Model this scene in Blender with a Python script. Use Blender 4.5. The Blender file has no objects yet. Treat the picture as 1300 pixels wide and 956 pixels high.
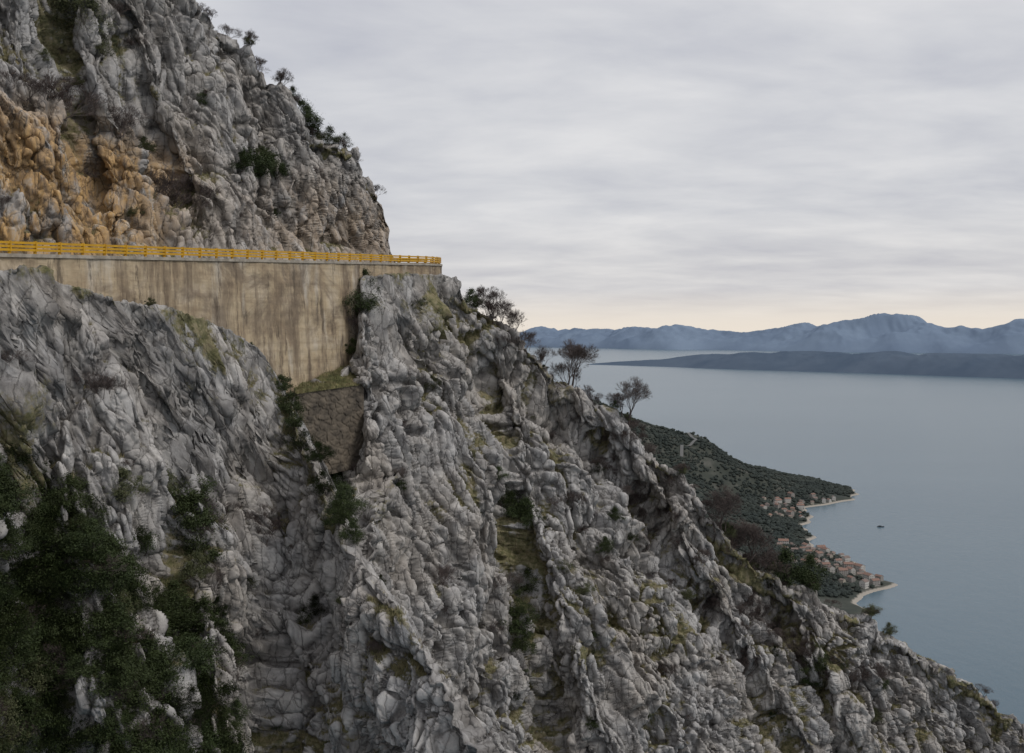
import bpy, math, random
import numpy as np
from mathutils import Vector, Matrix
random.seed(7); rng=np.random.default_rng(7)
F=1264.0; CX=650.0; HY=425.0; SEA=-300.0
scene=bpy.context.scene
# ------------------------------------------------------------------ utils
def W(px,py,d):
    return np.stack([(px-CX)/F*d, d+0*px, -(py-HY)/F*d],-1)
def proj(P):
    return CX+F*P[...,0]/P[...,1], HY-F*P[...,2]/P[...,1]
def hash3(ix,iy,iz,seed):
    h=(ix.astype(np.uint32)*np.uint32(73856093))^(iy.astype(np.uint32)*np.uint32(19349663))^(iz.astype(np.uint32)*np.uint32(83492791))^np.uint32((seed*2654435761)&0xffffffff)
    h^=h>>np.uint32(16); h*=np.uint32(0x7feb352d); h^=h>>np.uint32(15); h*=np.uint32(0x846ca68b); h^=h>>np.uint32(16)
    return np.stack([(h&np.uint32(1023)),((h>>np.uint32(10))&np.uint32(1023)),((h>>np.uint32(20))&np.uint32(1023))],-1).astype(np.float32)/1023.0
def vnoise(p,seed=0):
    ip=np.floor(p); f=(p-ip).astype(np.float32); ip=ip.astype(np.int32)
    u=f*f*(3-2*f); out=0
    for dx in (0,1):
        wx=u[:,0] if dx else 1-u[:,0]
        for dy in (0,1):
            wy=u[:,1] if dy else 1-u[:,1]
            for dz in (0,1):
                wz=u[:,2] if dz else 1-u[:,2]
                out=out+(wx*wy*wz)[:,None]*hash3(ip[:,0]+dx,ip[:,1]+dy,ip[:,2]+dz,seed)
    return out
def fbm(p,seed=0,oc=4):
    s=0;a=.5;t=0
    for i in range(oc):
        s=s+a*vnoise(p*(2**i),seed+i)[:,0]; t+=a; a*=.5
    return s/t
def worley(p,seed):
    N=len(p); ip=np.floor(p).astype(np.int32)
    F1=np.full(N,9,np.float32);F2=np.full(N,9,np.float32);bv=np.zeros((N,3),np.float32);bc=np.zeros((N,3),np.int32)
    for dx in (-1,0,1):
        for dy in (-1,0,1):
            for dz in (-1,0,1):
                c=ip+np.array([dx,dy,dz],np.int32)
                v=(c+hash3(c[:,0],c[:,1],c[:,2],seed)-p).astype(np.float32)
                d=np.einsum('ij,ij->i',v,v)
                m=d<F1
                F2=np.where(m,F1,np.minimum(F2,d)); F1=np.where(m,d,F1)
                bv[m]=v[m]; bc[m]=c[m]
    return np.sqrt(F1),np.sqrt(F2),hash3(bc[:,0],bc[:,1],bc[:,2],seed+77),hash3(bc[:,0],bc[:,1],bc[:,2],seed+99),bv
def boxes(p,seed,tilt,steep,half):
    # upper envelope of tilted, randomly turned, flat-topped blocks: angular and continuous
    N=len(p); ip=np.floor(p).astype(np.int32)
    h1=np.full(N,-9,np.float32);h2=np.full(N,-9,np.float32)
    for dx in (-1,0,1):
        for dy in (-1,0,1):
            for dz in (-1,0,1):
                c=ip+np.array([dx,dy,dz],np.int32)
                r=hash3(c[:,0],c[:,1],c[:,2],seed); q=hash3(c[:,0],c[:,1],c[:,2],seed+99)
                v=(p-c-.15-.7*r).astype(np.float32)
                th=(q[:,0]-.5)*1.9; cs=np.cos(th);sn=np.sin(th)
                b=cs*v[:,1]+sn*v[:,2]; e=-sn*v[:,1]+cs*v[:,2]; ph=(q[:,1]-.5)*.9
                a=v[:,0]+ph*b; 
                bx=np.maximum(np.maximum(np.abs(a)*.95,np.abs(b)),np.abs(e))
                h=q[:,2]+tilt*((q[:,1]-.5)*2*b+(r[:,2]-.5)*2*v[:,0]+(r[:,0]-.5)*2*e)-steep*np.maximum(bx-half,0)
                m=h>h1
                h2=np.where(m,h1,np.maximum(h2,h)); h1=np.where(m,h,h1)
    return h1,h1-h2
def sm(x,a,b):
    t=np.clip((x-a)/(b-a),0,1); return t*t*(3-2*t)
def link(o):
    scene.collection.objects.link(o); return o
def mesh_np(name,V,faces,mat,smooth=True,attr=None):
    me=bpy.data.meshes.new(name); V=np.asarray(V,np.float32); faces=np.asarray(faces,np.int32)
    n=len(faces);k=faces.shape[1]
    me.vertices.add(len(V)); me.vertices.foreach_set('co',V.ravel())
    me.loops.add(n*k); me.loops.foreach_set('vertex_index',faces.ravel())
    me.polygons.add(n); me.polygons.foreach_set('loop_start',np.arange(0,n*k,k,dtype=np.int32))
    try: me.polygons.foreach_set('loop_total',np.full(n,k,np.int32))
    except Exception: pass
    me.update(calc_edges=True)
    me.polygons.foreach_set('use_smooth',np.full(n,smooth,bool))
    if attr is not None:
        a=me.color_attributes.new('mask','FLOAT_COLOR','POINT')
        a.data.foreach_set('color',np.asarray(attr,np.float32).ravel())
    if mat: me.materials.append(mat)
    return me
def obj(name,me,parent=None,loc=None):
    o=bpy.data.objects.new(name,me); link(o)
    if parent: o.parent=parent
    if loc is not None: o.location=loc
    return o
def gridfaces(nr,nc):
    i=np.arange(nr*nc).reshape(nr,nc)
    return np.stack([i[:-1,:-1],i[1:,:-1],i[1:,1:],i[:-1,1:]],-1).reshape(-1,4)
class MB:   # little mesh builder (mixed materials, polygons)
    def __init__(s): s.v=[];s.f=[];s.m=[]
    def box(s,c,sz,ax=None,mi=0):
        ax=ax or (Vector((1,0,0)),Vector((0,1,0)),Vector((0,0,1))); c=Vector(c);b=len(s.v)
        for k in (-.5,.5):
            for j in (-.5,.5):
                for i in (-.5,.5): s.v.append(tuple(c+ax[0]*sz[0]*i+ax[1]*sz[1]*j+ax[2]*sz[2]*k))
        for f in ((0,2,3,1),(4,5,7,6),(0,1,5,4),(2,6,7,3),(0,4,6,2),(1,3,7,5)):
            s.f.append(tuple(b+q for q in f)); s.m.append(mi)
    def poly(s,pts,mi=0):
        b=len(s.v); s.v+= [tuple(p) for p in pts]; s.f.append(tuple(range(b,b+len(pts)))); s.m.append(mi)
    def strip(s,A,B,mi=0):
        b=len(s.v);n=len(A)
        s.v+=[tuple(p) for p in A]+[tuple(p) for p in B]
        for i in range(n-1): s.f.append((b+i,b+i+1,b+n+i+1,b+n+i)); s.m.append(mi)
    def mesh(s,name,mats,smooth=False):
        me=bpy.data.meshes.new(name); me.from_pydata(s.v,[],s.f)
        for m in mats: me.materials.append(m)
        me.polygons.foreach_set('material_index',s.m); me.update()
        if smooth: me.polygons.foreach_set('use_smooth',[True]*len(s.f))
        return me
# ------------------------------------------------------------------ materials
class NT:
    def __init__(s,name):
        s.mat=bpy.data.materials.new(name); s.mat.use_nodes=True; s.t=s.mat.node_tree; s.b=s.t.nodes['Principled BSDF']
        s.b.inputs['Specular IOR Level'].default_value=.25
    def n(s,ty,**kw):
        x=s.t.nodes.new(ty)
        for k,v in kw.items(): setattr(x,k,v)
        return x
    def l(s,a,b): s.t.links.new(a,b)
    def pos(s): return s.n('ShaderNodeNewGeometry').outputs['Position']
    def map(s,src,sc=(1,1,1),rot=(0,0,0)):
        m=s.n('ShaderNodeMapping'); m.inputs['Scale'].default_value=sc; m.inputs['Rotation'].default_value=rot; s.l(src,m.inputs['Vector']); return m.outputs[0]
    def noise(s,src,scale,detail=4,rough=.55,dist=0,out='Fac'):
        x=s.n('ShaderNodeTexNoise'); x.inputs['Scale'].default_value=scale; x.inputs['Detail'].default_value=detail; x.inputs['Roughness'].default_value=rough; x.inputs['Distortion'].default_value=dist
        s.l(src,x.inputs['Vector']); return x.outputs[out]
    def vor(s,src,scale,feat='F1'):
        x=s.n('ShaderNodeTexVoronoi'); x.feature=feat; x.inputs['Scale'].default_value=scale; s.l(src,x.inputs['Vector']); return x.outputs['Distance']
    def ramp(s,src,stops):
        r=s.n('ShaderNodeValToRGB'); e=r.color_ramp.elements
        while len(e)<len(stops): e.new(.5)
        for q,(p,c) in zip(e,stops):
            q.position=p; q.color=(c,c,c,1) if not isinstance(c,tuple) else (*c,1)
        s.l(src,r.inputs[0]); return r.outputs[0]
    def mix(s,f,a,b,mode='MIX'):
        m=s.n('ShaderNodeMix',data_type='RGBA',blend_type=mode)
        for sock,v in ((m.inputs[0],f),(m.inputs[6],a),(m.inputs[7],b)):
            if isinstance(v,(int,float)): sock.default_value=v
            elif isinstance(v,tuple): sock.default_value=(*v,1)
            else: s.l(v,sock)
        return m.outputs[2]
    def math(s,op,a,b=0.0):
        m=s.n('ShaderNodeMath',operation=op)
        for sock,v in ((m.inputs[0],a),(m.inputs[1],b)):
            if isinstance(v,(int,float)): sock.default_value=v
            else: s.l(v,sock)
        return m.outputs[0]
    def col(s,c):
        if isinstance(c,tuple): s.b.inputs['Base Color'].default_value=(*c,1)
        else: s.l(c,s.b.inputs['Base Color'])
        return s
    def rough(s,r): s.b.inputs['Roughness'].default_value=r; return s
    def bump(s,h,dist,strength=1.0,prev=None):
        b=s.n('ShaderNodeBump'); b.inputs['Distance'].default_value=dist; b.inputs['Strength'].default_value=strength; s.l(h,b.inputs['Height'])
        if prev is not None: s.l(prev,b.inputs['Normal'])
        s.l(b.outputs[0],s.b.inputs['Normal']); return b.outputs[0]
def rock_mat():
    m=NT('limestone_rock'); m.rough(.95); m.b.inputs['Specular IOR Level'].default_value=.12
    p=m.pos()
    big=m.noise(p,.11,4,.6,.5); med=m.noise(p,.7,6,.66,.3)
    st=m.noise(m.map(p,(1.3,1.3,.25),(0,.25,0)),.9,5,.65,.4)
    c=m.ramp(med,[(.28,(.21,.205,.207)),(.45,(.37,.362,.358)),(.58,(.475,.463,.452)),(.75,(.62,.60,.575))])
    c=m.mix(m.ramp(big,[(.42,0.),(.70,.65)]),c,m.ramp(med,[(.3,(.28,.24,.20)),(.7,(.54,.48,.41))]))
    c=m.mix(m.ramp(st,[(.30,.8),(.45,0.)]),c,(.115,.11,.11))
    at=m.n('ShaderNodeVertexColor',layer_name='mask'); sp=m.n('ShaderNodeSeparateColor'); m.l(at.outputs[0],sp.inputs[0])
    och=m.ramp(m.noise(m.map(p,(1,1,.35)),.55,6,.72,.6),[(.36,(.15,.11,.075)),(.45,(.46,.30,.15)),(.54,(.58,.36,.14)),(.64,(.54,.46,.36))])
    of=m.math('MULTIPLY',sp.outputs[2],m.ramp(m.noise(m.map(p,(1,1,.6)),.33,5,.65,.6),[(.36,0.),(.48,.92)]))
    c=m.mix(of,c,och)
    wv=m.n('ShaderNodeVectorMath',operation='MULTIPLY_ADD'); m.l(m.noise(p,1.3,3,.6,0,'Color'),wv.inputs[0]); wv.inputs[1].default_value=(.5,.5,.5); m.l(p,wv.inputs[2])
    ed=m.vor(m.map(wv.outputs[0],(1,1,.36),(.1,.27,0)),.9,'DISTANCE_TO_EDGE'); jt=m.ramp(ed,[(0.,1.),(.04,0.)])
    c=m.mix(m.math('MULTIPLY',jt,.6),c,(.07,.064,.058))
    c=m.mix(m.math('MULTIPLY',sp.outputs[0],.72),c,(.065,.058,.052))
    gcol=m.ramp(m.noise(p,1.7,5,.7),[(.3,(.045,.050,.022)),(.45,(.13,.125,.055)),(.6,(.25,.215,.125)),(.8,(.14,.10,.07))])
    gf=m.ramp(m.math('ADD',sp.outputs[1],m.math('MULTIPLY',m.math('SUBTRACT',m.noise(p,2.2,5,.7),.5),1.0)),[(.42,0.),(.62,.92)])
    c=m.mix(gf,c,gcol); m.col(c)
    n1=m.bump(m.ramp(ed,[(0.,0.),(.08,1.)]),.10,.7)
    m.bump(m.noise(m.map(p,(1.2,1.2,.6),(0,.25,0)),2.6,6,.68,.1),.16,.8,n1)
    return m.mat
ROCK=rock_mat()
def simple(name,c,r=.8,ns=None,c2=None,spec=.3):
    m=NT(name); m.rough(r); m.b.inputs['Specular IOR Level'].default_value=spec
    if ns: m.col(m.mix(m.ramp(m.noise(m.pos(),ns,5,.65),[(.35,0.),(.65,1.)]),c,c2))
    else: m.col(c)
    return m.mat
def leaf_mat(name,a,b):
    m=NT(name); m.rough(.65); m.b.inputs['Specular IOR Level'].default_value=.2
    oi=m.n('ShaderNodeObjectInfo')
    c=m.mix(m.ramp(m.noise(m.pos(),2.2,3,.7),[(.35,0.),(.65,1.)]),a,b)
    c=m.mix(m.math('MULTIPLY',oi.outputs['Random'],.45),c,(a[0]*.6+.015,a[1]*.6+.012,a[2]*.6)); m.col(c); return m.mat
LEAF=leaf_mat('evergreen_leaves',(.016,.025,.009),(.050,.070,.024))
LEAF2=leaf_mat('olive_leaves',(.05,.060,.03),(.11,.115,.055))
TWIG=simple('twig_bark',(.060,.048,.044),.9,3,(.115,.092,.085))
DRY=simple('withered_leaves',(.09,.062,.050),.9,3,(.15,.10,.075))
def wall_mat():
    m=NT('weathered_concrete'); m.rough(.95); p=m.pos()
    a=m.noise(p,.28,6,.65,.3); st=m.noise(m.map(p,(1,1,.07)),.8,6,.7,.2); hz=m.noise(m.map(p,(.05,.05,1.6)),1.2,3,.6)
    c=m.ramp(a,[(.3,(.34,.255,.165)),(.5,(.46,.37,.25)),(.7,(.54,.46,.355))])
    c=m.mix(m.ramp(st,[(.36,.88),(.53,0.)]),c,(.16,.12,.085))
    c=m.mix(m.ramp(hz,[(.40,.35),(.5,0.)]),c,(.25,.19,.13))
    c=m.mix(m.ramp(m.noise(m.map(p,(1,1,.25)),.35,4,.6),[(.55,0.),(.66,.55)]),c,(.56,.52,.455))
    c=m.mix(m.ramp(m.noise(p,.16,5,.7,.8),[(.40,.75),(.52,0.)]),c,(.17,.13,.095))
    c=m.mix(m.ramp(m.noise(m.map(p,(1,1,.13)),1.6,5,.75),[(.37,.7),(.45,0.)]),c,(.09,.072,.055))
    m.col(c); m.bump(m.noise(m.map(p,(1,1,2.5)),1.2,6,.7),.10,.6); return m.mat
WALL=wall_mat()
COPE=simple('coping_stone',(.24,.21,.17),.9,1.5,(.42,.38,.32))
def yellow():
    m=NT('yellow_rail_paint'); m.rough(.5); p=m.pos()
    c=m.mix(m.ramp(m.noise(p,1.5,4,.7),[(.4,0.),(.7,.6)]),(.58,.32,.018),(.34,.18,.03)); m.col(c); return m.mat
YEL=yellow()
ASPH=simple('asphalt',(.045,.045,.047),.9,4,(.06,.06,.06)); PAINT=simple('road_paint',(.75,.75,.72),.7)
# ------------------------------------------------------------------ road alignment
E0=np.array([-33.4,65.0]); DV=np.array([25.0,55.0]); L=np.linalg.norm(DV); U=DV/L; NV=np.array([-U[1],U[0]]); R=17.0; TCV=.925
def edge(t,off=0.0,dz=0.0):
    z=5.3+3.24*t+dz
    if t<=TCV: p=E0+DV*t+NV*off
    else:
        a=(t-TCV)*L/R; c=E0+DV*TCV+NV*R
        dirv=-NV*math.cos(a)+U*math.sin(a); p=c+dirv*(R-off)
    return Vector((p[0],p[1],z))
# ------------------------------------------------------------------ rock sheets
AX=np.array([.27,.10,-.95]);AX/=np.linalg.norm(AX); BX=np.cross(AX,[0,1,0]);BX/=np.linalg.norm(BX); CXv=np.cross(AX,BX)
def normals(P):
    du=np.gradient(P,axis=1); dv=np.gradient(P,axis=0)
    n=np.cross(dv,du); n/=np.linalg.norm(n,axis=-1,keepdims=True)+1e-9; return n
def blur(A,k):
    for ax in (0,1):
        c=np.cumsum(np.pad(A,[(k+1,k) if i==ax else (0,0) for i in range(A.ndim)],mode='edge'),axis=ax)
        sl1=[slice(None)]*A.ndim; sl2=[slice(None)]*A.ndim
        sl1[ax]=slice(2*k+1,None); sl2[ax]=slice(None,-(2*k+1)); A=(c[tuple(sl1)]-c[tuple(sl2)])/(2*k+1)
    return A
def relax(P,it=20):     # tangential smoothing: spreads vertices over steep faces
    P=P.copy()
    for i in range(it):
        if i%3==0: N=normals(P)
        c=P[1:-1,1:-1]; Lp=(P[:-2,1:-1]+P[2:,1:-1]+P[1:-1,:-2]+P[1:-1,2:])*.25-c
        n=N[1:-1,1:-1]; Lp-=n*np.sum(Lp*n,-1,keepdims=True); P[1:-1,1:-1]=c+Lp*.8
    return P
def qs(p1,size,st): return (np.stack([p1@AX/st,p1@BX,p1@CXv],-1)/size).astype(np.float32)
def displace(P,Nn,kf,off=0.0):
    shp=P.shape; flat=P.reshape(-1,3); p=(flat+off).astype(np.float32); nf=Nn.reshape(-1,3)
    w=(vnoise(p/9,3)-.5)*2.6+(vnoise(p/2.6,5)-.5)*.45
    d=np.zeros(len(p),np.float32);cv=np.zeros(len(p),np.float32)
    for size,st,amp,tilt,steep,half,crk,wd,seed,cw in ((6.5,2.0,3.1,.9,2.8,.40,.7,.06,11,.8),(2.6,2.6,1.45,.9,2.8,.40,.5,.07,23,.8)):
        h,e=boxes(qs(p+w,size,st),seed,tilt,steep,half); ck=np.exp(-e/wd)
        d+=amp*(h-.85)-crk*ck; cv=np.maximum(cv,ck*cw)
    for size,st,dep,wd,seed,cw in ((4.2,3.4,1.6,.10,67,.9),(1.9,4.5,1.0,.12,71,.85)):
        f1,f2,r,r2,bv=worley(qs(p+w,size,st),seed); ck=np.clip(1-(f2-f1)/wd,0,1); d-=dep*ck*(.5+.5*r[:,0]); cv=np.maximum(cv,ck*cw)
        d+=(.5+.35*size/3.9)*.5*np.einsum('ij,ij->i',bv,(r2-.5)*2)*(1-ck)
    d+=(fbm(p/8,51,3)-.5)*4.0
    P1=relax((flat+nf*(d*kf)[:,None]).reshape(shp))
    N1=normals(blur(P1,2)); s=np.sign(np.sum(N1*Nn,-1).mean()); N1=(N1*s)
    N1=(N1*.7+Nn*.3); N1/=np.linalg.norm(N1,axis=-1,keepdims=True)
    p=(P1.reshape(-1,3)+off).astype(np.float32); w=(vnoise(p/1.1,8)-.5)*.2
    h,e=boxes(qs(p+w,1.25,2.2),37,.9,2.8,.42); ck=np.exp(-e/.07)
    d2=.42*(h-.85)-.12*ck; cv=np.maximum(cv,ck*.4)
    f1,f2,r,r2,bv=worley(qs(p+w,1.0,2.6),41); ck=np.clip(1-(f2-f1)/.15,0,1); d2+=-.22*ck*r[:,0]+.12*np.einsum('ij,ij->i',bv,(r2-.5)*2)*(1-ck); cv=np.maximum(cv,ck*.5*r[:,0])
    d2+=(fbm(p/.8,61,3)-.5)*.10
    k2=np.clip(kf*1.25,0,1.1)
    out=P1.reshape(-1,3)+N1.reshape(-1,3)*(d2*k2)[:,None]
    return out,cv
def finish(name,P,nb,kf,off,gfn,ochfn):
    Nn=normals(blur(P,4)); sgn=np.sign(np.sum(Nn*np.array([0,-1,.6]),-1).mean()); Nn*=sgn
    out,cv=displace(P,Nn,kf,off); flat=out; G=out.reshape(P.shape)
    N2=normals(blur(G,2))*sgn; up=N2[...,2].ravel(); N3=normals(blur(G,12))*sgn
    rel=(G-blur(G,10)); rel=np.sum(rel*N3,-1).ravel()     # hollow <0
    gr=.06+np.clip(up-.30,0,1)*.5+np.clip(N3[...,2].ravel()-.45,0,1)*.8-np.clip(rel,-.4,.4)*.7+(fbm(flat/6,91,3)-.5)*1.5+gfn(P.reshape(-1,3))
    gr=np.clip(gr,0,1); och=ochfn(out) if ochfn is not None else np.zeros(len(out))
    col=np.stack([np.clip(cv,0,1),gr,och,np.ones(len(out))],-1)
    nr,nc=P.shape[:2]; fc=gridfaces(nr,nc)
    if sgn<0: fc=fc[:,::-1]
    obj(name,mesh_np(name,out,fc,ROCK,True,col)); pr=proj(G)
    return dict(G=G,px=pr[0],py=pr[1],nb=nb,gr=gr.reshape(nr,nc),up=up.reshape(nr,nc))
def sheet(name,x0,x1,step,ytop,dtop,yend,nrow,depthfn,back,kfn,gfn,ochfn=None):
    px=np.arange(x0,x1,step); yt=np.interp(px,*zip(*ytop)); dt=np.interp(px,*zip(*dtop))
    k9=np.ones(9)/9; yt=np.convolve(np.pad(yt,4,mode='edge'),k9,'valid'); dt=np.convolve(np.pad(dt,4,mode='edge'),k9,'valid')
    t=np.linspace(0,1,nrow)[:,None]
    PY=yt[None]+t*(yend-yt)[None]; PX=np.broadcast_to(px[None],PY.shape)
    D=depthfn(PX,PY,yt[None],dt[None]); P=W(PX,PY,D)
    nb=70; s=(np.linspace(1,0,nb+1)[:-1]**1.6)[:,None,None]*back[3]
    Bk=P[0][None]+s*np.array(back[:3]); Bk[...,2]-= (s[...,0]**1.5)*.05
    P=np.concatenate([Bk,P],0)
    kf=kfn(P.reshape(-1,3)).astype(np.float32)
    return finish(name,P,nb,kf,0.0,gfn,ochfn)
# --- spur beyond the gully (A)
ytA=[(280,540),(355,505),(385,492),(430,468),(448,455),(458,354),(470,346),(562,345),(580,354),(600,376),(625,399),(650,422),(700,462),(740,493),(775,519),(820,554),(860,592),(900,634),(940,684),(960,705),(1010,730),(1060,757),(1100,778),(1150,810),(1200,840),(1245,874),(1320,934),(1420,1025)]
dtA=[(280,86),(355,90.5),(400,95),(440,99),(458,102.5),(500,108),(562,117.5),(600,121),(700,125),(800,128),(900,130),(1000,132),(1100,134),(1245,136),(1420,139)]
def depA(X,Y,yt,dt):
    s=1.65+.25*np.sin(X/90.)
    zr=-(yt-HY)/F*dt; k=(Y-HY)/F
    d=(s*dt-zr)/(s+k)
    d=d+6*np.exp(-((X-418)/40)**2)*sm(Y,485,500)*(1-sm(Y,548,640)*.75)
    gx=690+(Y-450)*.62; d=d+5.0*np.exp(-((X-gx)/32)**2)*sm(Y-yt,10,70)
    gx=620+(Y-450)*.20; d=d+4*np.exp(-((X-gx)/22)**2)*sm(Y-yt,20,90)
    gx=905+(Y-640)*.55; d=d+4*np.exp(-((X-gx)/30)**2)*sm(Y-yt,10,70)
    gx=560+(Y-400)*.42; d=d-3*np.exp(-((X-gx)/40)**2)*sm(Y-yt,20,90)
    return d
def kA(p):
    px,py=proj(p); yt=np.interp(px,*zip(*ytA))
    near=(1-sm(np.abs(px-510),52,95))*(1-sm(py,345,400))
    lw=(1-sm(np.abs(px-415),35,60))*(1-sm(py,550,590))
    return (1-.8*near-.7*lw)*(.72+.28*sm(py-yt,0,70))
def gA(p):
    x,y=proj(p); g=0*x
    g=g+.22*np.exp(-((x-545)/40)**2-((y-385)/30)**2)
    g=g+.16*np.exp(-((x-(690+(y-450)*.62))/26)**2)*sm(y,480,560)+.14*np.exp(-((x-(905+(y-640)*.55))/26)**2)*sm(y,660,720)+.14*np.exp(-((x-(620+(y-450)*.20))/18)**2)
    g=g+.13*np.exp(-((x-860)/70)**2-((y-800)/60)**2)
    return g
A=sheet('rocky_hillside',280,1400,1.15,ytA,dtA,1020,540,depA,(.15,.75,-.62,60),kA,gA)
# --- near rock spur (B)
ytB=[(-420,300),(-120,325),(0,336),(40,342),(70,356),(120,368),(190,382),(260,404),(320,434),(345,462),(358,490),(382,545),(420,625),(450,702),(490,755),(530,812),(575,868),(640,960),(740,1090)]
dtB=[(-420,50),(-120,58),(0,63),(40,65.5),(70,68),(190,74),(320,83.5),(345,85),(358,85),(382,82),(420,76),(450,71),(490,68),(530,65),(575,62),(640,58),(740,54)]
def depB(X,Y,yt,dt):
    s=1.9+.3*np.sin(X/70.+1); s=s-.8*(1-sm(Y-yt,20,160))*sm(X,60,140)
    zr=-(yt-HY)/F*dt; k=(Y-HY)/F
    d=(s*dt-zr)/(s+k)
    gx=205+(Y-500)*.10; d=d+2.5*np.exp(-((X-gx)/26)**2)*sm(Y,520,600)
    gx=20+(Y-500)*.12; d=d+2.5*np.exp(-((X-gx)/30)**2)*sm(Y,450,560)
    gx=330+(Y-600)*.35; d=d+2.0*np.exp(-((X-gx)/20)**2)*sm(Y,560,640)
    return d
def kB(p):
    px,py=proj(p); yt=np.interp(px,*zip(*ytB))
    return .70*(.45+.55*sm(py-yt,2,90))
def gB(p):
    x,y=proj(p); yt=np.interp(x,*zip(*ytB))
    return .05+.26*sm(x,70,140)*(1-sm(x,330,370))*sm(y-yt,0,12)*(1-sm(y-yt,80,140))
B=sheet('rock_spur',-260,700,1.15,ytB,dtB,1040,580,depB,(.35,.55,-.76,40),kB,gB)
# --- cliff above the road (C)
def baseC(px):
    k=(px-CX)/F; t=(k*68.5+41.1)/(25-k*55); return t
pxs=np.linspace(-650,478,60); ts=baseC(pxs)
dC=[(float(a),float(68.5+55*b)) for a,b in zip(pxs,ts)]+[(486,124),(494,129),(503,136)]
ytC=[(-650,-500),(0,-300),(130,-130),(215,-50),(248,0),(300,54),(345,102),(385,143),(420,173),(455,191),(478,217),(487,241),(493,272),(498,300),(503,334)]
zC=lambda px: 5.3+3.24*np.clip((np.interp(px,*zip(*dC))-68.5)/55,-1,1.1)
def C_sheet():
    px=np.concatenate([np.arange(-500,-40,2.6),np.arange(-40,440,1.15),np.arange(440,503.5,.75)])
    yt=np.interp(px,*zip(*ytC)); dt=np.interp(px,*zip(*dC)); zb=zC(px)-.6
    yb=HY-zb/dt*F
    nrow=380; t=(np.linspace(0,1,nrow)[:,None])
    yt=np.minimum(np.maximum(yt,-170),yb-1)
    PY=yt[None]+t*(yb-yt)[None]; PX=np.broadcast_to(px[None],PY.shape)
    s=2.6+.5*np.sin(PX/60.); m=(HY-PY)/F
    D=(s*dt[None]-zb[None])/(s-m); 
    gx=230-(260-PY)*.35; D=D+3.2*np.exp(-((PX-gx)/24)**2)*(1-sm(PY,250,300))
    gx=120-(200-PY)*.25; D=D+3*np.exp(-((PX-gx)/22)**2)*(1-sm(PY,220,290))
    P=W(PX,PY,D)
    nb=60; s=(np.linspace(1,0,nb+1)[:-1]**1.6)[:,None,None]*60
    Bk=P[0][None]+s*np.array([-.35,.8,-.30]); P=np.concatenate([Bk,P],0)
    px_,py_=proj(P.reshape(-1,3)); ybf=np.interp(px_,px,yb)
    kf=.78*(.12+.88*sm(ybf-py_,0,50))*(1-.55*sm(px_,470,503))
    och=lambda o: np.clip(sm(-o[:,0],29,36)*(1-sm(o[:,2],15,22))+.38*sm(o[:,0],-32,-22)*(1-sm(o[:,2],14,22)),0,1)
    def gC(p):
        x,y=proj(p); return -.12+.16*np.exp(-((x-(120-(200-y)*.25))/24)**2)*(1-sm(y,120,200))
    return finish('rock_cliff',P,nb,kf,np.array([31.,7,13]),gC,och)
C=C_sheet()
# ------------------------------------------------------------------ road, rail, walls
T=list(np.linspace(-.45,TCV,56))+list(np.linspace(TCV+.02,1.5,26))
mb=MB()
mb.strip([edge(t,0.05,0) for t in T],[edge(t,8.6,0) for t in T],0)
for o in (.7,7.7): mb.strip([edge(t,o,.004) for t in T],[edge(t,o+.15,.004) for t in T],1)
mb.strip([edge(t,8.6,0) for t in T],[edge(t,8.6,-1.2) for t in T],0)
obj('road',mb.mesh('road',[ASPH,PAINT]))
def wallgrid(name,t0,t1,h,mat,thick=.5,n=500,rows=120,batter=.05):
    tt=np.linspace(t0,t1,n); hh=np.linspace(0,1,rows)
    V=np.zeros((rows,n,3),np.float32)
    e=np.array([edge(t,0,0) for t in tt])
    nn=np.array([[ (edge(t,1,0)-edge(t,0,0))[0],(edge(t,1,0)-edge(t,0,0))[1]] for t in tt])
    z=-.22-hh[:,None]*h
    off=batter*z; s=tt*L
    bl=np.abs(((s/4.0)%1)-.5)*4.0
    joint=-.05*np.exp(-((bl-2.0)/.05)**2)
    board=.008*np.sin(z*2*np.pi/.9)
    ns=(fbm(np.stack([np.broadcast_to(s[None],(rows,n)).ravel(),z.repeat(n,1).ravel(),z.repeat(n,1).ravel()*0],-1)/1.1,5,4).reshape(rows,n)-.5)*.2
    o=off+joint[None]+board+ns
    V[...,0]=e[None,:,0]+nn[None,:,0]*o*1; V[...,1]=e[None,:,1]+nn[None,:,1]*o; V[...,2]=e[None,:,2]+z
    return obj(name,mesh_np(name,V.reshape(-1,3),gridfaces(rows,n),mat,True))
wallgrid('retaining_wall',-.3,.735,13.5,WALL)
wallgrid('parapet_wall',.736,1.45,1.3,WALL,n=200,rows=30,batter=.0)
mb=MB()
mb.strip([edge(t,-.14,-.22) for t in T],[edge(t,-.14,.02) for t in T]); mb.strip([edge(t,-.14,.02) for t in T],[edge(t,.45,.02) for t in T])
mb.strip([edge(t,.0,-.225) for t in T],[edge(t,-.14,-.22) for t in T]); mb.strip([edge(t,.45,.02) for t in T],[edge(t,.45,-.1) for t in T])
obj('wall_coping',mb.mesh('wall_coping',[COPE]))
mb=MB()
for a,b in ((.20,.36),(.44,.60),(.68,.84)):
    mb.strip([edge(t,.05,a) for t in T],[edge(t,.05,b) for t in T]); mb.strip([edge(t,.05,b) for t in T],[edge(t,.12,b) for t in T])
    mb.strip([edge(t,.12,b) for t in T],[edge(t,.12,a) for t in T]); mb.strip([edge(t,.12,a) for t in T],[edge(t,.05,a) for t in T])
t=-.45
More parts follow.
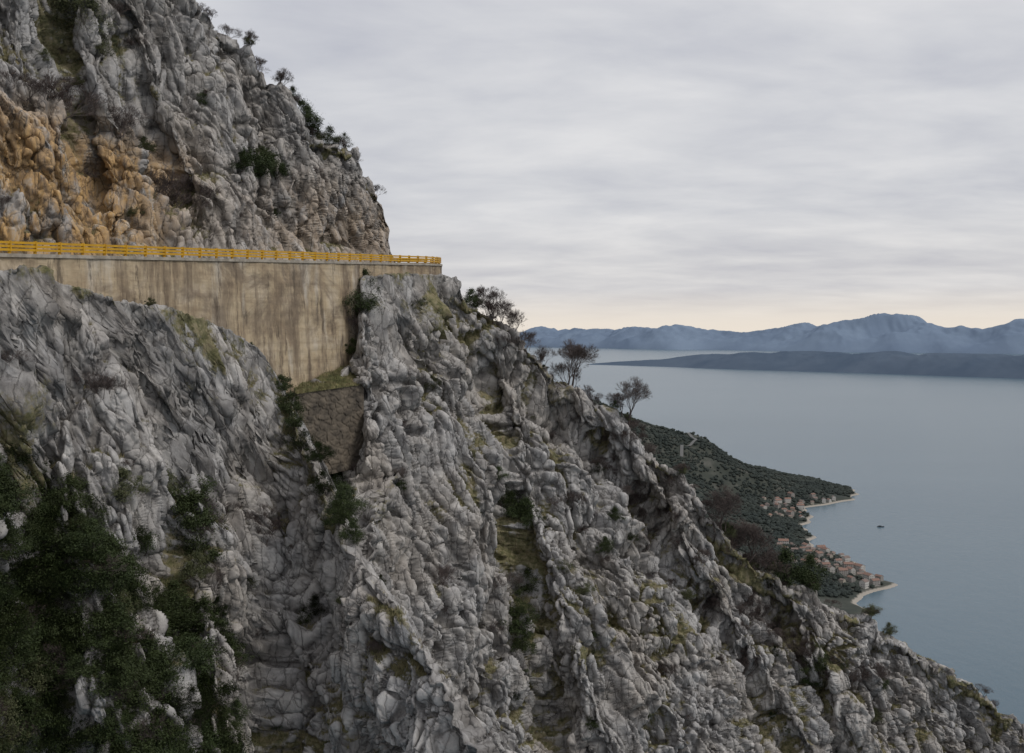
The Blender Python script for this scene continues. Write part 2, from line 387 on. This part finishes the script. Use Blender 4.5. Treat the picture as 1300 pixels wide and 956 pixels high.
while t<1.45:
    p=edge(t,.19,.44); q=edge(t+.001,.19,.44); u=(q-p).normalized(); v=Vector((-u.y,u.x,0)).normalized()
    mb.box(p,(.16,.14,.9),(u,v,Vector((0,0,1)))); 
    p2=edge(t,.035,.52); mb.box(p2,(.10,.03,.70),(u,v,Vector((0,0,1))))
    t+=2.0/L
obj('guardrail',mb.mesh('guardrail',[YEL]))
# lower retaining wall with its grassy ledge
GRASS=simple('ledge_grass',(.05,.060,.022),.95,1.4,(.15,.14,.06))
a=W(376.,500.,91.0); b=W(462.,488.,97.2); n=160;rows=90
tt=np.linspace(0,1,n)[None,:,None]; V=(a+(b-a)*tt)+np.linspace(0,-8,rows)[:,None,None]*np.array([0,0.04,1.])
V=V.reshape(-1,3); f1,f2,r,r2,bv=worley((V*np.array([1.1,1.1,1.9])).astype(np.float32),5); V[:,1]+=(fbm(V/1.2,15,4)-.5)*.5+.14*np.clip(1-(f2-f1)/.2,0,1)-.12*r[:,0]
obj('lower_retaining_wall',mesh_np('lower_retaining_wall',V,gridfaces(rows,n),simple('shaded_masonry',(.06,.051,.042),.95,.9,(.165,.137,.105))))  # masonry colour darkened so the wall looks shaded
a2=a+np.array([-2,6.,2.4]); b2=b+np.array([-2.,5.5,2.6]); rr=np.linspace(0,1,50)[:,None,None]
V=(a+(b-a)*tt)*(1-rr)+(a2+(b2-a2)*tt)*rr; V=V.reshape(-1,3); V[:,2]+=(fbm(V/1.0,19,4)-.5)*.7*np.repeat(np.clip(np.linspace(0,8,50),0,1),n); V[:,1]-=.25*np.repeat(np.clip(1-np.linspace(0,8,50),0,1),n)
obj('grassy_ledge',mesh_np('grassy_ledge',V,gridfaces(50,n)[:,::-1],GRASS)); LEDGE=V
# ------------------------------------------------------------------ plants
def tubes_to(V,Fc,p0,p1,r0,r1,k=4):
    d=p1-p0; 
    if d.length<1e-5: return
    d.normalize(); a=d.orthogonal().normalized(); b=d.cross(a); base=len(V)
    for p,r in ((p0,r0),(p1,r1)):
        for i in range(k):
            an=2*math.pi*i/k; V.append(tuple(p+a*math.cos(an)*r+b*math.sin(an)*r))
    for i in range(k): Fc.append((base+i,base+(i+1)%k,base+k+(i+1)%k,base+k+i))
def grow(V,Fc,p,d,ln,r,depth,rn,tips,spread=.55,up=.12,kids=3,rmin=.0022):
    segs=3; 
    for i in range(segs):
        d2=(d+Vector((rn.gauss(0,.13),rn.gauss(0,.13),rn.gauss(0,.1)+up))).normalized()
        q=p+d2*ln/segs; r2=r*.88
        tubes_to(V,Fc,p,q,r,r2,5 if depth>3 else 3); 
        if depth>0 and i>0:
            for _ in range(kids if i==segs-1 else max(1,kids-2)):
                nd=(d2+Vector((rn.uniform(-1,1),rn.uniform(-1,1),rn.uniform(-.6,.7)))*spread*1.5).normalized()
                grow(V,Fc,q,nd,ln*rn.uniform(.60,.80),max(r2*.60,rmin),depth-1,rn,tips,spread,up,kids,rmin)
        p=q; d=d2; r=r2
    tips.append(p)
def leaves(V,Fc,pts,n,rad,size,rn):
    for _ in range(n):
        c=pts[rn.randrange(len(pts))]; 
        v=Vector((rn.gauss(0,1),rn.gauss(0,1),rn.gauss(0,.8)))*rad*.5+Vector(c)
        a=Vector((rn.gauss(0,1),rn.gauss(0,1),rn.gauss(0,1))).normalized(); b=a.orthogonal().normalized(); s=size*rn.uniform(.6,1.3)
        k=len(V); V+= [tuple(v-a*s),tuple(v+b*s*.45),tuple(v+a*s),tuple(v-b*s*.45)]; Fc.append((k,k+1,k+2,k+3))
def plant(name,kind,seed):
    rn=random.Random(seed); V=[];Fc=[];tips=[]
    if kind=='tree':
        grow(V,Fc,Vector((0,0,-.03)),Vector((rn.uniform(-.12,.12),0,1)),.34,.024,6,rn,tips,.52,.05,3,.0013)
    elif kind=='bare':
        for i in range(7):
            grow(V,Fc,Vector((rn.gauss(0,.09),rn.gauss(0,.09),-.05)),Vector((rn.gauss(0,.5),rn.gauss(0,.5),.8)).normalized(),.27*rn.uniform(.6,1.2),.010,4,rn,tips,.55,.07,3,.0022)
    else:
        for i in range(5):
            grow(V,Fc,Vector((rn.gauss(0,.05),rn.gauss(0,.05),-.05)),Vector((rn.gauss(0,.5),rn.gauss(0,.5),.9)).normalized(),.22,.016,2,rn,tips,.5,.1,3)
    nb=len(Fc)
    if kind=='tree': mats=[TWIG]
    elif kind=='bare':
        leaves(V,Fc,tips,500,.07,.010,rn); mats=[TWIG,DRY]
    else:
        cl=[]
        for i in range(24):
            th=rn.uniform(0,6.283); rr=rn.uniform(.0,.55)**.8; h=rn.uniform(.08,.95)
            w=math.sin(min(1,h*1.15+.1)*math.pi)**.5
            cl.append(Vector((math.cos(th)*rr*w*rn.uniform(.7,1.25),math.sin(th)*rr*w,h*.9)))
        for c in cl: leaves(V,Fc,[c],150,rn.uniform(.08,.2),.025,rn)
        leaves(V,Fc,cl+tips,1400,.30,.022,rn)
        mats=[TWIG,LEAF if kind=='green' else LEAF2]
    me=bpy.data.meshes.new(name); me.from_pydata([tuple(v) for v in V],[],Fc)
    for m in mats: me.materials.append(m)
    me.polygons.foreach_set('material_index',[0 if i<nb else 1 for i in range(len(Fc))]); me.update()
    zm=max(v[2] for v in V)*.97
    if kind=='tree': me.transform(Matrix.Scale(1/zm,4))
    return me
NM={'tree':'bare_tree','bare':'bare_shrub','green':'evergreen_shrub','olive':'olive_shrub'}
PL={k:[plant(NM[k],k,s*13+5) for s in range(c)] for k,c in (('tree',4),('bare',4),('green',5),('olive',3))}
def place(S,px,py,size,kind,flat=1.0):
    nb=S['nb']; sink=.1
    if py is None:
        c=np.argmin(np.abs(S['px'][nb]-px)); sub=S['py'][:,max(0,c-4):c+5]; i=np.unravel_index(np.argmin(sub),sub.shape); p=S['G'][i[0],max(0,c-4)+i[1]]+np.array([0,0,-.15]); sink=.04
    else:
        d=(S['px'][nb:]-px)**2+(S['py'][nb:]-py)**2; i=np.unravel_index(np.argmin(d),d.shape); p=S['G'][nb:][i]
    me=random.choice(PL[kind]); o=bpy.data.objects.new(NM[kind],me); link(o)
    o.location=(p[0],p[1]+.1,p[2]-sink*size); o.rotation_euler=(random.uniform(-.12,.12),random.uniform(-.12,.12),random.uniform(0,6.28))
    w=size*random.uniform(.9,1.15); o.scale=(w,w,size*flat)
for a in [(C,388,None,3.4,'green'),(C,402,None,2.8,'green'),(C,372,None,2.2,'green'),(C,395,None,3.0,'green'),(C,430,None,2.6,'green'),(C,415,None,2.0,'olive'),(C,440,None,2.2,'green'),(C,320,222,4.3,'green'),(C,350,222,3.4,'green'),(C,305,215,3,'green'),(C,335,215,3.4,'green'),(C,258,133,2,'green'),
 (C,345,275,1.6,'green'),(C,60,140,6,'bare'),(C,35,120,4,'bare'),(C,85,125,4,'bare'),(C,150,165,4.5,'bare'),(C,215,262,6,'bare'),(C,232,250,4.5,'bare'),(C,200,240,3.5,'bare'),(C,345,None,2.6,'bare'),(C,305,None,2.4,'bare'),
 (C,330,None,2.4,'bare'),(C,285,None,2.2,'bare'),(C,260,None,2,'bare'),(C,445,None,2.6,'bare'),(C,460,None,2.2,'bare'),(C,483,None,2.2,'bare'),(C,360,None,2.4,'bare'),(C,110,40,4,'olive'),(C,130,70,3,'olive'),(C,95,15,4,'olive'),(C,145,20,3,'bare'),(C,170,60,2.5,'bare'),(C,395,170,2,'bare'),(C,415,None,2.2,'bare'),
 (A,604,None,2.4,'green'),(A,612,385,2,'green'),(A,624,None,4.6,'bare'),(A,640,None,4.2,'bare'),(A,632,None,4.6,'tree'),(A,636,440,3.4,'bare'),(A,652,None,3.6,'bare'),(A,690,None,3.8,'bare'),(A,668,None,3.4,'bare'),
 (A,725,None,6.2,'tree'),(A,731,None,5.8,'tree'),(A,724,None,4.6,'bare'),(A,748,None,2.8,'bare'),(A,764,None,2.8,'bare'),(A,800,None,6.6,'tree'),(A,790,None,3.6,'tree'),(A,812,None,3.2,'bare'),(A,824,None,3.4,'bare'),(A,795,560,2.6,'bare'),
 (A,650,650,4.2,'green'),(A,668,662,3.6,'green'),(A,636,638,2.8,'green'),(A,678,668,2.5,'green'),(A,673,752,3.4,'green'),(A,655,800,3.6,'green'),(A,662,825,3.2,'green'),(A,655,780,2.6,'green'),(A,770,700,2.2,'green'),(A,630,800,2,'bare'),
 (A,462,366,2.6,'green'),(A,458,395,3.4,'green'),(A,455,420,2.8,'bare'),(A,540,396,2.2,'olive'),(A,530,390,1.8,'olive'),(A,555,402,1.6,'green'),(A,444,445,2,'green'),
 (A,914,None,6,'bare'),(A,922,None,6.4,'tree'),(A,952,None,7,'bare'),(A,960,None,6.6,'tree'),(A,940,None,5.2,'bare'),(A,932,None,5,'bare'),(A,1008,None,5.6,'green'),(A,1022,None,5.0,'green'),(A,998,None,3.8,'green'),(A,984,None,5,'bare'),(A,970,None,4.8,'bare'),(A,1036,None,2.6,'green'),
 (A,1040,850,4,'green'),(A,1060,845,3.4,'bare'),(A,1095,860,5,'bare'),(A,1110,862,4.5,'bare'),(A,1078,868,4,'bare'),(A,1255,None,2.6,'bare'),(A,1275,None,2.4,'bare'),(A,1030,870,3,'green'),(A,960,840,3,'bare'),
 (A,560,750,4,'bare'),(A,640,745,3,'bare'),(A,880,770,2.5,'bare'),(A,700,560,2.6,'bare'),(A,760,600,3,'bare'),(A,730,640,3,'bare'),(A,800,620,3,'bare'),(A,860,660,2.2,'bare'),(A,950,770,3.4,'bare'),(A,970,800,3,'bare'),(A,820,700,2,'bare'),(A,780,660,2,'green'),(A,850,860,3,'bare'),(A,500,620,2,'green'),
 (A,388,575,3.0,'green'),(A,405,610,3.4,'green'),(A,425,640,4,'green'),(A,435,670,4.4,'green'),(A,446,700,3.4,'green'),(A,452,600,2,'bare'),
 (B,360,None,1.8,'green'),(B,368,None,2.2,'green'),(B,377,None,1.8,'green'),(B,388,None,2.2,'green'),(B,398,None,2.0,'green'),(B,415,None,2.2,'green'),(B,424,None,2.6,'green'),(B,433,None,2.2,'green'),(B,440,None,1.8,'green'),
 (B,245,670,3.4,'green'),(B,240,640,3,'green'),(B,252,700,3.4,'green'),(B,185,700,2.4,'green'),(B,175,690,1.8,'green'),(B,340,690,3.6,'bare'),(B,325,670,3,'bare'),(B,400,780,2,'green'),(B,390,790,1.4,'green'),(B,15,470,2.5,'bare'),(B,10,500,2.2,'green'),
 (B,130,500,2.5,'bare'),(B,325,440,.9,'green'),(B,190,383,.8,'olive'),(B,330,810,1.6,'bare'),(B,470,830,1.6,'bare')]:
    place(*a)
for i in range(330):
    x=random.uniform(-120,335); y=random.uniform(560,1000)
    lim=(565 if x<60 else 610 if x<120 else 700 if x<170 else 740 if x<300 else 800)
    if y<lim or (290<x and y<860): continue
    place(B,x,y+25,random.uniform(1.6,3.2),'green')
for i in range(34):
    place(B,random.uniform(-60,300),random.uniform(600,980),random.uniform(1.6,2.8),'bare' if i%3 else 'olive')
for i in range(90):
    place(A,random.uniform(480,1250),random.uniform(420,980),random.uniform(.8,2.0),random.choice(['bare','bare','olive','green']))
for i in range(46):   # brown scrub following the gullies
    y=random.uniform(520,860); place(A,690+(y-450)*.62+random.gauss(0,22),y,random.uniform(1.5,3.0),'bare')
    y=random.uniform(680,860); place(A,905+(y-640)*.55+random.gauss(0,18),y,random.uniform(1.5,2.8),'bare')
for i in range(30):
    place(C,random.uniform(0,480),random.uniform(0,300),random.uniform(.8,1.8),random.choice(['bare','bare','olive']))
for i in range(26):
    place(B,random.uniform(0,560),random.uniform(400,980),random.uniform(.5,1.1),random.choice(['bare','olive','green']))
# grass tufts
V=[];Fc=[]
def tuft(p):
    h=random.uniform(.14,.34)
    for k in range(5):
        a=random.uniform(0,6.28); q=p+np.array([random.gauss(0,.1),random.gauss(0,.1),-.02]); dx=math.cos(a);dy=math.sin(a); b=len(V); w=.018
        V.extend([(q[0]-dy*w,q[1]+dx*w,q[2]),(q[0]+dy*w,q[1]-dx*w,q[2]),(q[0]+dx*h*.5,q[1]+dy*h*.5,q[2]+h)]); Fc.append((b,b+1,b+2))
for S,cnt in ((A,12000),(B,15000),(C,3000)):
    m=np.argwhere((S['gr'][S['nb']:]>.46)&(S['up'][S['nb']:]>.3)); 
    if len(m)==0: continue
    for r,c in m[rng.integers(0,len(m),cnt)]: tuft(S['G'][S['nb']+r,c])
for i in rng.integers(0,len(LEDGE),1500): tuft(LEDGE[i])
obj('grass_tufts',mesh_np('grass_tufts',V,Fc,simple('dry_grass',(.08,.088,.035),.9,.6,(.30,.25,.14)),False))
# ------------------------------------------------------------------ coast terrain
CY=[0,300,600,800,1000,1100,1142,1175,1196,1220,1307,1379,1431,1520,1614,1680,1724,1764,1806,1870,1945,2020,2100,2400,2800,3500,4500,6000]
CXs=[120,160,220,270,360,390,402,440,454,447,448,428,432,450,480,500,512,556,619,650,655,640,600,500,420,330,0,-600]
def coastX(Y): return np.interp(Y,CY,CXs)+6*np.sin(Y/23.)+4*np.sin(Y/9.+1)
def hterr(X,Y):
    s=coastX(Y)-X; X=np.asarray(X,float);Y=np.asarray(Y,float)
    h=np.where(s<0,s*.3,np.minimum(s*.5,2.2)+.11*np.clip(s-4,0,116)+.42*np.clip(s-120,0,900))
    sh=np.broadcast(X,Y).shape
    q=np.stack([np.broadcast_to(X,sh).ravel()/90,np.broadcast_to(Y,sh).ravel()/90,np.zeros(int(np.prod(sh)))],-1)
    n=(fbm(q,71,4).reshape(sh)-.5)
    return np.where(s>10,h+n*np.clip(s*.12,0,34),h)
xs=np.arange(-700,700,6.);ys=np.concatenate([np.arange(150,1100,20),np.arange(1100,2200,5.),np.arange(2200,6000,25.)])
XX,YY=np.meshgrid(xs,ys); ZZ=np.minimum(hterr(XX,YY),330)+SEA
def coastmat():
    m=NT('coastal_ground'); m.rough(1); p=m.pos(); s=m.n('ShaderNodeSeparateXYZ'); m.l(p,s.inputs[0])
    c=m.ramp(m.noise(p,.02,6,.65),[(.35,(.036,.044,.040)),(.52,(.052,.058,.048)),(.66,(.10,.10,.088)),(.78,(.16,.155,.14))])
    h=m.math('MULTIPLY',m.math('SUBTRACT',s.outputs[2],SEA),.1)
    c=m.mix(m.ramp(h,[(.16,1.),(.23,0.)]),c,(.33,.30,.26)); m.col(c); return m.mat
V=np.stack([XX,YY,ZZ],-1).reshape(-1,3); fc=gridfaces(*XX.shape)[:,::-1]
obj('coastal_terrain',mesh_np('coastal_terrain',V,fc,coastmat()))
mb=MB(); ys_=np.linspace(1780,2120,90)
xr=np.interp(ys_,[1780,1830,1880,1950,2020,2120],[300,310,345,332,358,352])
Apt=[(x,y,float(hterr(x,y))+SEA+1.6) for x,y in zip(xr,ys_)]; Bpt=[(x+6,y,p[2]) for x,y,p in zip(xr,ys_,Apt)]
mb.strip(Apt,Bpt); obj('coast_road',mb.mesh('coast_road',[simple('pale_asphalt',(.14,.14,.138))]))
HW=[simple('render_white',(.50,.48,.45)),simple('render_cream',(.42,.38,.32)),simple('stone_house',(.30,.28,.26))]
HR=[simple('roof_tiles',(.25,.15,.115),.9,.3,(.19,.13,.11)),simple('roof_tiles_old',(.22,.16,.14),.9,.3,(.18,.145,.13))]
GL=simple('window_glass',(.03,.035,.04),.2); 
def house(w,d,h,wm,rm):
    mb=MB(); mb.box((0,0,h/2-2),(w,d,h+4),mi=0); r=d*.26; o=.5
    mb.poly([(-w/2,-d/2,h),(-w/2,d/2,h),(-w/2,0,h+r)],0); mb.poly([(w/2,d/2,h),(w/2,-d/2,h),(w/2,0,h+r)],0)
    for s in (-1,1):
        y0=s*(d/2+o); z0=h-r*o/(d/2)+.1
        mb.poly([(-w/2-o,y0,z0),(w/2+o,y0,z0),(w/2+o,0,h+r+.1),(-w/2-o,0,h+r+.1)],1)
        mb.poly([(-w/2-o,y0,z0-.2),(w/2+o,y0,z0-.2),(w/2+o,y0,z0),(-w/2-o,y0,z0)],1)
    mb.box((w*.25,d*.15,h+r),(.7,.7,1.4),mi=0)
    nf=max(1,int(h//2.9))
    for f in range(nf):
        for i in range(int(w//3)):
            x=-w/2+1.6+i*3
            for s in (-1,1): mb.box((x,s*(d/2),1.6+f*2.9),(1.1,.06,1.4),mi=2)
        for j in range(int(d//3.2)):
            for s in (-1,1): mb.box((s*(w/2),-d/2+1.8+j*3.2,1.6+f*2.9),(.06,1.0,1.4),mi=2)
    mb.box((w/2-1.2,-d/2-.02,1.05),(1,.1,2.1),mi=2)
    return mb.mesh('village_house',[wm,rm,GL])
HM=[house(w,d,h,HW[i%3],HR[i%2]) for i,(w,d,h) in enumerate([(11,8,6.2),(9,8,5.8),(14,9,8.8),(10,9,8.6),(8,7,3.4),(13,8,5.9),(16,10,9)])]
houses=[]
def tryhouse(X,Y,md=12):
    for a in houses:
        if (a[0]-X)**2+(a[1]-Y)**2<md*md: return
    s=float(coastX(Y))-X
    if s<9: return
    houses.append((X,Y)); o=bpy.data.objects.new('village_house',random.choice(HM)); link(o)
    o.location=(X,Y,float(hterr(X,Y))+SEA+.3); o.rotation_euler=(0,0,random.choice([0,1.57])+random.gauss(.3,.25)); o.scale=[random.uniform(.60,.85)]*3
for i in range(220):
    Y=random.uniform(1165,1390); tryhouse(float(coastX(Y))-9-abs(random.gauss(0,27)),Y,12)
for i in range(110):
    Y=random.uniform(1590,1790); tryhouse(float(coastX(Y))-10-abs(random.gauss(0,36)),Y,14)
ico=[];t_=(1+5**.5)/2
ico=np.array([(-1,t_,0),(1,t_,0),(-1,-t_,0),(1,-t_,0),(0,-1,t_),(0,1,t_),(0,-1,-t_),(0,1,-t_),(t_,0,-1),(t_,0,1),(-t_,0,-1),(-t_,0,1)],float); ico/=np.linalg.norm(ico[0])
icf=np.array([(0,11,5),(0,5,1),(0,1,7),(0,7,10),(0,10,11),(1,5,9),(5,11,4),(11,10,2),(10,7,6),(7,1,8),(3,9,4),(3,4,2),(3,2,6),(3,6,8),(3,8,9),(4,9,5),(2,4,11),(6,2,10),(8,6,7),(9,8,1)])
n=48000; Y=rng.uniform(1120,2900,n); X=coastX(Y)-8-rng.uniform(0,1,n)**1.0*520
q=np.stack([X/60,Y/60,X*0],-1); inland=np.clip((coastX(Y)-X-150)/300,0,1); keep=(fbm(q,81,3)+rng.normal(0,.10,n)>.37+.10*inland)
H=np.array(houses)
dm=np.min((X[:,None]-H[None,:,0])**2+(Y[:,None]-H[None,:,1])**2,1); keep&=(dm>60)
keep&=~((np.abs(X-np.interp(Y,ys_,xr)-3)<5)&(Y>1780)&(Y<2120))
X=X[keep];Y=Y[keep];n=len(X); Z=hterr(X,Y)+SEA
sz=rng.uniform(1.5,3.8,n); jit=rng.uniform(.65,1.3,(n,12,1))
V=(ico[None]*jit*sz[:,None,None]*np.array([1,1,.85])+np.stack([X,Y,Z+sz*.6],-1)[:,None]).reshape(-1,3)
fc=(icf[None]+12*np.arange(n)[:,None,None]).reshape(-1,3)
obj('pine_forest',mesh_np('pine_forest',V,fc,simple('hazed_pine_canopy',(.030,.039,.036),1,.02,(.048,.057,.049)),False))  # canopy green shifted slightly bluish, painting in the distance haze
# ------------------------------------------------------------------ islands
def island(name,pts,depth,mat,seed=1,n=600,rows=80,amp=.35):
    pts=np.array(pts,float); s=np.linspace(0,1,n); k=np.linspace(0,1,len(pts))
    bx=np.interp(s,k,pts[:,0]);by=np.interp(s,k,pts[:,1]);h=np.interp(s,k,pts[:,2])
    kk=np.hanning(41);kk/=kk.sum()
    bx,by,h=[np.convolve(np.pad(v,20,mode='reflect',reflect_type='odd'),kk,'valid') for v in (bx,by,h)]
    r=np.linspace(0,1,rows)[:,None]
    w=np.clip(np.sin(np.pi*s),0,1)**.35
    X=bx+.15*r*depth*w; Y=by+r*depth*w
    prof=np.sin(np.pi*np.clip(r,0,1))**.9
    q=np.stack([X/(depth*.5),Y/(depth*.5),X*0],-1).reshape(-1,3)
    rid=1-np.abs(fbm(q*1.6,seed,5).reshape(X.shape)-.5)*2
    Z=SEA-2+np.maximum(h,0)[None]*prof*(1+(rid-.85)*amp*2)
    return obj(name,mesh_np(name,np.stack([X,Y,Z],-1).reshape(-1,3),gridfaces(rows,n)[:,::-1],mat,True))
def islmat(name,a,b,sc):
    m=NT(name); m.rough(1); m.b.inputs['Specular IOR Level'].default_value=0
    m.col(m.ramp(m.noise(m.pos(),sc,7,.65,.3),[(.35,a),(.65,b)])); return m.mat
def sh(px,y): 
    d=300*F/(y-HY); return ((px-CX)/F*d,d)
near=[(px,yb,yt) for px,yb,yt in [(748,463.2,462),(800,464.5,460),(850,466,457),(900,468,451.5),(960,470,450),(1030,472,448.5),(1100,474,449),(1170,476.5,449),(1240,479,452),(1300,481,453),(1400,485,455),(1550,490,462)]]
def conv(l): 
    o=[]
    for px,yb,yt in l:
        X,Y=sh(px,yb); o.append((X,Y,max(5,(yb-yt)/F*Y)))
    return o
island('island',conv(near),1500,islmat('hazed_island_scrub',(.080,.110,.155),(.110,.142,.188),.0016),seed=3,amp=.25)  # scrub colour made blue-grey: distance haze painted into the material
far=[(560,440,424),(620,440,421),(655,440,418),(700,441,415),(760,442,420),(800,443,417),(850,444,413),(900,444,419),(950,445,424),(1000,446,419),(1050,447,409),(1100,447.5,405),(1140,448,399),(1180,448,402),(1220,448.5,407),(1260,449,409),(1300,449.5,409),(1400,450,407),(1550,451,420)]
island('distant_mountains',conv(far),3500,islmat('hazy_mountain',(.155,.205,.285),(.195,.252,.335),.0007),seed=8,n=700,amp=.45)  # blue of the air haze is put into the mountain colour
# ------------------------------------------------------------------ sea
m=NT('sea_water'); p=m.pos(); m.b.inputs['Specular IOR Level'].default_value=.5
m.b.inputs['IOR'].default_value=1.33
c=m.mix(m.ramp(m.noise(m.map(p,(.25,1,1)),.0016,5,.6,.4),[(.35,0.),(.65,1.)]),(.064,.115,.152),(.084,.138,.175))
m.col(c); m.rough(.25)
m.bump(m.noise(m.map(p,(1,.6,1),(0,0,.4)),.05,6,.75),1.6,.55)
S_=180000
obj('sea',mesh_np('sea',[(-S_,-20000,SEA),(S_,-20000,SEA),(S_,S_,SEA),(-S_,S_,SEA)],[(0,1,2,3)],m.mat,False))
X,Y=sh(1118,669); mb=MB()
hp=[(-6,-1.5,1.2),(-6,1.5,1.2),(3,1.7,1.2),(7,0,1.6),(3,-1.7,1.2)]; lp=[(-5.5,-1,-.3),(-5.5,1,-.3),(2.5,1,-.3),(5.8,0,-.3),(2.5,-1,-.3)]
mb.poly(hp,0)
for i in range(5): j=(i+1)%5; mb.poly([lp[i],lp[j],hp[j],hp[i]],0)
mb.box((-1.5,0,1.9),(4,2,1.4),mi=0); mb.box((-1.5,0,2.7),(4.4,2.3,.15),mi=0); mb.box((1.5,0,2.4),(.12,.12,2.4),mi=0)
o=obj('fishing_boat',mb.mesh('fishing_boat',[simple('boat_paint',(.05,.06,.07))]),loc=(X,Y,SEA+.2)); o.scale=(.9,.9,.7)
# ------------------------------------------------------------------ light
SE=math.radians(48); SR=math.radians(118)
w=bpy.data.worlds.new('World'); scene.world=w; w.use_nodes=True; t=w.node_tree; t.nodes.clear()
def wn(ty,**k):
    x=t.nodes.new(ty)
    for a,b in k.items(): setattr(x,a,b)
    return x
out=wn('ShaderNodeOutputWorld'); mixs=wn('ShaderNodeMixShader'); b1=wn('ShaderNodeBackground'); b2=wn('ShaderNodeBackground')
sky=wn('ShaderNodeTexSky',sky_type='NISHITA'); sky.sun_disc=False; sky.sun_elevation=SE; sky.sun_rotation=SR; sky.air_density=1.5; sky.dust_density=3
t.links.new(sky.outputs[0],b1.inputs[0]); b1.inputs[1].default_value=.08
tc=wn('ShaderNodeTexCoord'); sp=wn('ShaderNodeSeparateXYZ'); t.links.new(tc.outputs['Generated'],sp.inputs[0])
def wm(op,a,b):
    x=wn('ShaderNodeMath',operation=op)
    for s_,v in ((x.inputs[0],a),(x.inputs[1],b)):
        if isinstance(v,(int,float)): s_.default_value=v
        else: t.links.new(v,s_)
    return x.outputs[0]
z=wm('MAXIMUM',sp.outputs[2],0.0); zd=wm('ADD',z,.12)
cb=wn('ShaderNodeCombineXYZ'); t.links.new(wm('DIVIDE',sp.outputs[0],zd),cb.inputs[0]); t.links.new(wm('DIVIDE',sp.outputs[1],zd),cb.inputs[1])
def wnoise(scx,scy,scale,det,rot=0,dist=.3):
    mp=wn('ShaderNodeMapping'); mp.inputs['Scale'].default_value=(scx,scy,1); mp.inputs['Rotation'].default_value=(0,0,rot); t.links.new(cb.outputs[0],mp.inputs[0])
    n_=wn('ShaderNodeTexNoise'); n_.inputs['Scale'].default_value=scale; n_.inputs['Detail'].default_value=det; n_.inputs['Roughness'].default_value=.55; n_.inputs['Distortion'].default_value=dist
    t.links.new(mp.outputs[0],n_.inputs['Vector']); return n_.outputs['Fac']
def wramp(src,st):
    r=wn('ShaderNodeValToRGB'); e=r.color_ramp.elements
    while len(e)<len(st): e.new(.5)
    for q_,(p_,c_) in zip(e,st): q_.position=p_; q_.color=(*c_,1)
    t.links.new(src,r.inputs[0]); return r.outputs[0]
def wmix(f,a,b):
    x=wn('ShaderNodeMix',data_type='RGBA')
    for s_,v in ((x.inputs[0],f),(x.inputs[6],a),(x.inputs[7],b)):
        if isinstance(v,(int,float)): s_.default_value=v
        elif isinstance(v,tuple): s_.default_value=(*v,1)
        else: t.links.new(v,s_)
    return x.outputs[2]
c1=wramp(wm('ADD',wm('MULTIPLY',wnoise(.8,1.,.9,6,.5),.6),wm('MULTIPLY',wnoise(.7,1.,2.6,6,-.4),.4)),[(.37,(.55,.56,.62)),(.50,(.67,.675,.71)),(.63,(.79,.785,.80))])
hz=wramp(z,[(0.,(1,1,1)),(.014,(.85,.85,.85)),(.045,(.15,.15,.15)),(.12,(0,0,0))])
c2=wmix(hz,c1,(.92,.83,.72))
t.links.new(c2,b2.inputs[0]); b2.inputs[1].default_value=1.0
mixs.inputs[0].default_value=.9
t.links.new(b1.outputs[0],mixs.inputs[1]); t.links.new(b2.outputs[0],mixs.inputs[2]); t.links.new(mixs.outputs[0],out.inputs[0])
sl=bpy.data.lights.new('sun','SUN'); sl.energy=1.3; sl.angle=math.radians(16); sl.color=(1,.96,.9); so=link(bpy.data.objects.new('sun',sl))
dv=Vector((math.sin(SR)*math.cos(SE),math.cos(SR)*math.cos(SE),math.sin(SE))); so.rotation_euler=dv.to_track_quat('Z','Y').to_euler()
# ------------------------------------------------------------------ camera
cam=bpy.data.cameras.new('camera'); cam.lens=35.0; cam.sensor_width=36; cam.shift_y=-(478-HY)/1300; cam.clip_start=.5; cam.clip_end=400000
co=link(bpy.data.objects.new('camera',cam)); co.rotation_euler=(math.pi/2,0,0); scene.camera=co
scene.view_settings.view_transform='Standard'; scene.view_settings.look='None'; scene.view_settings.exposure=0
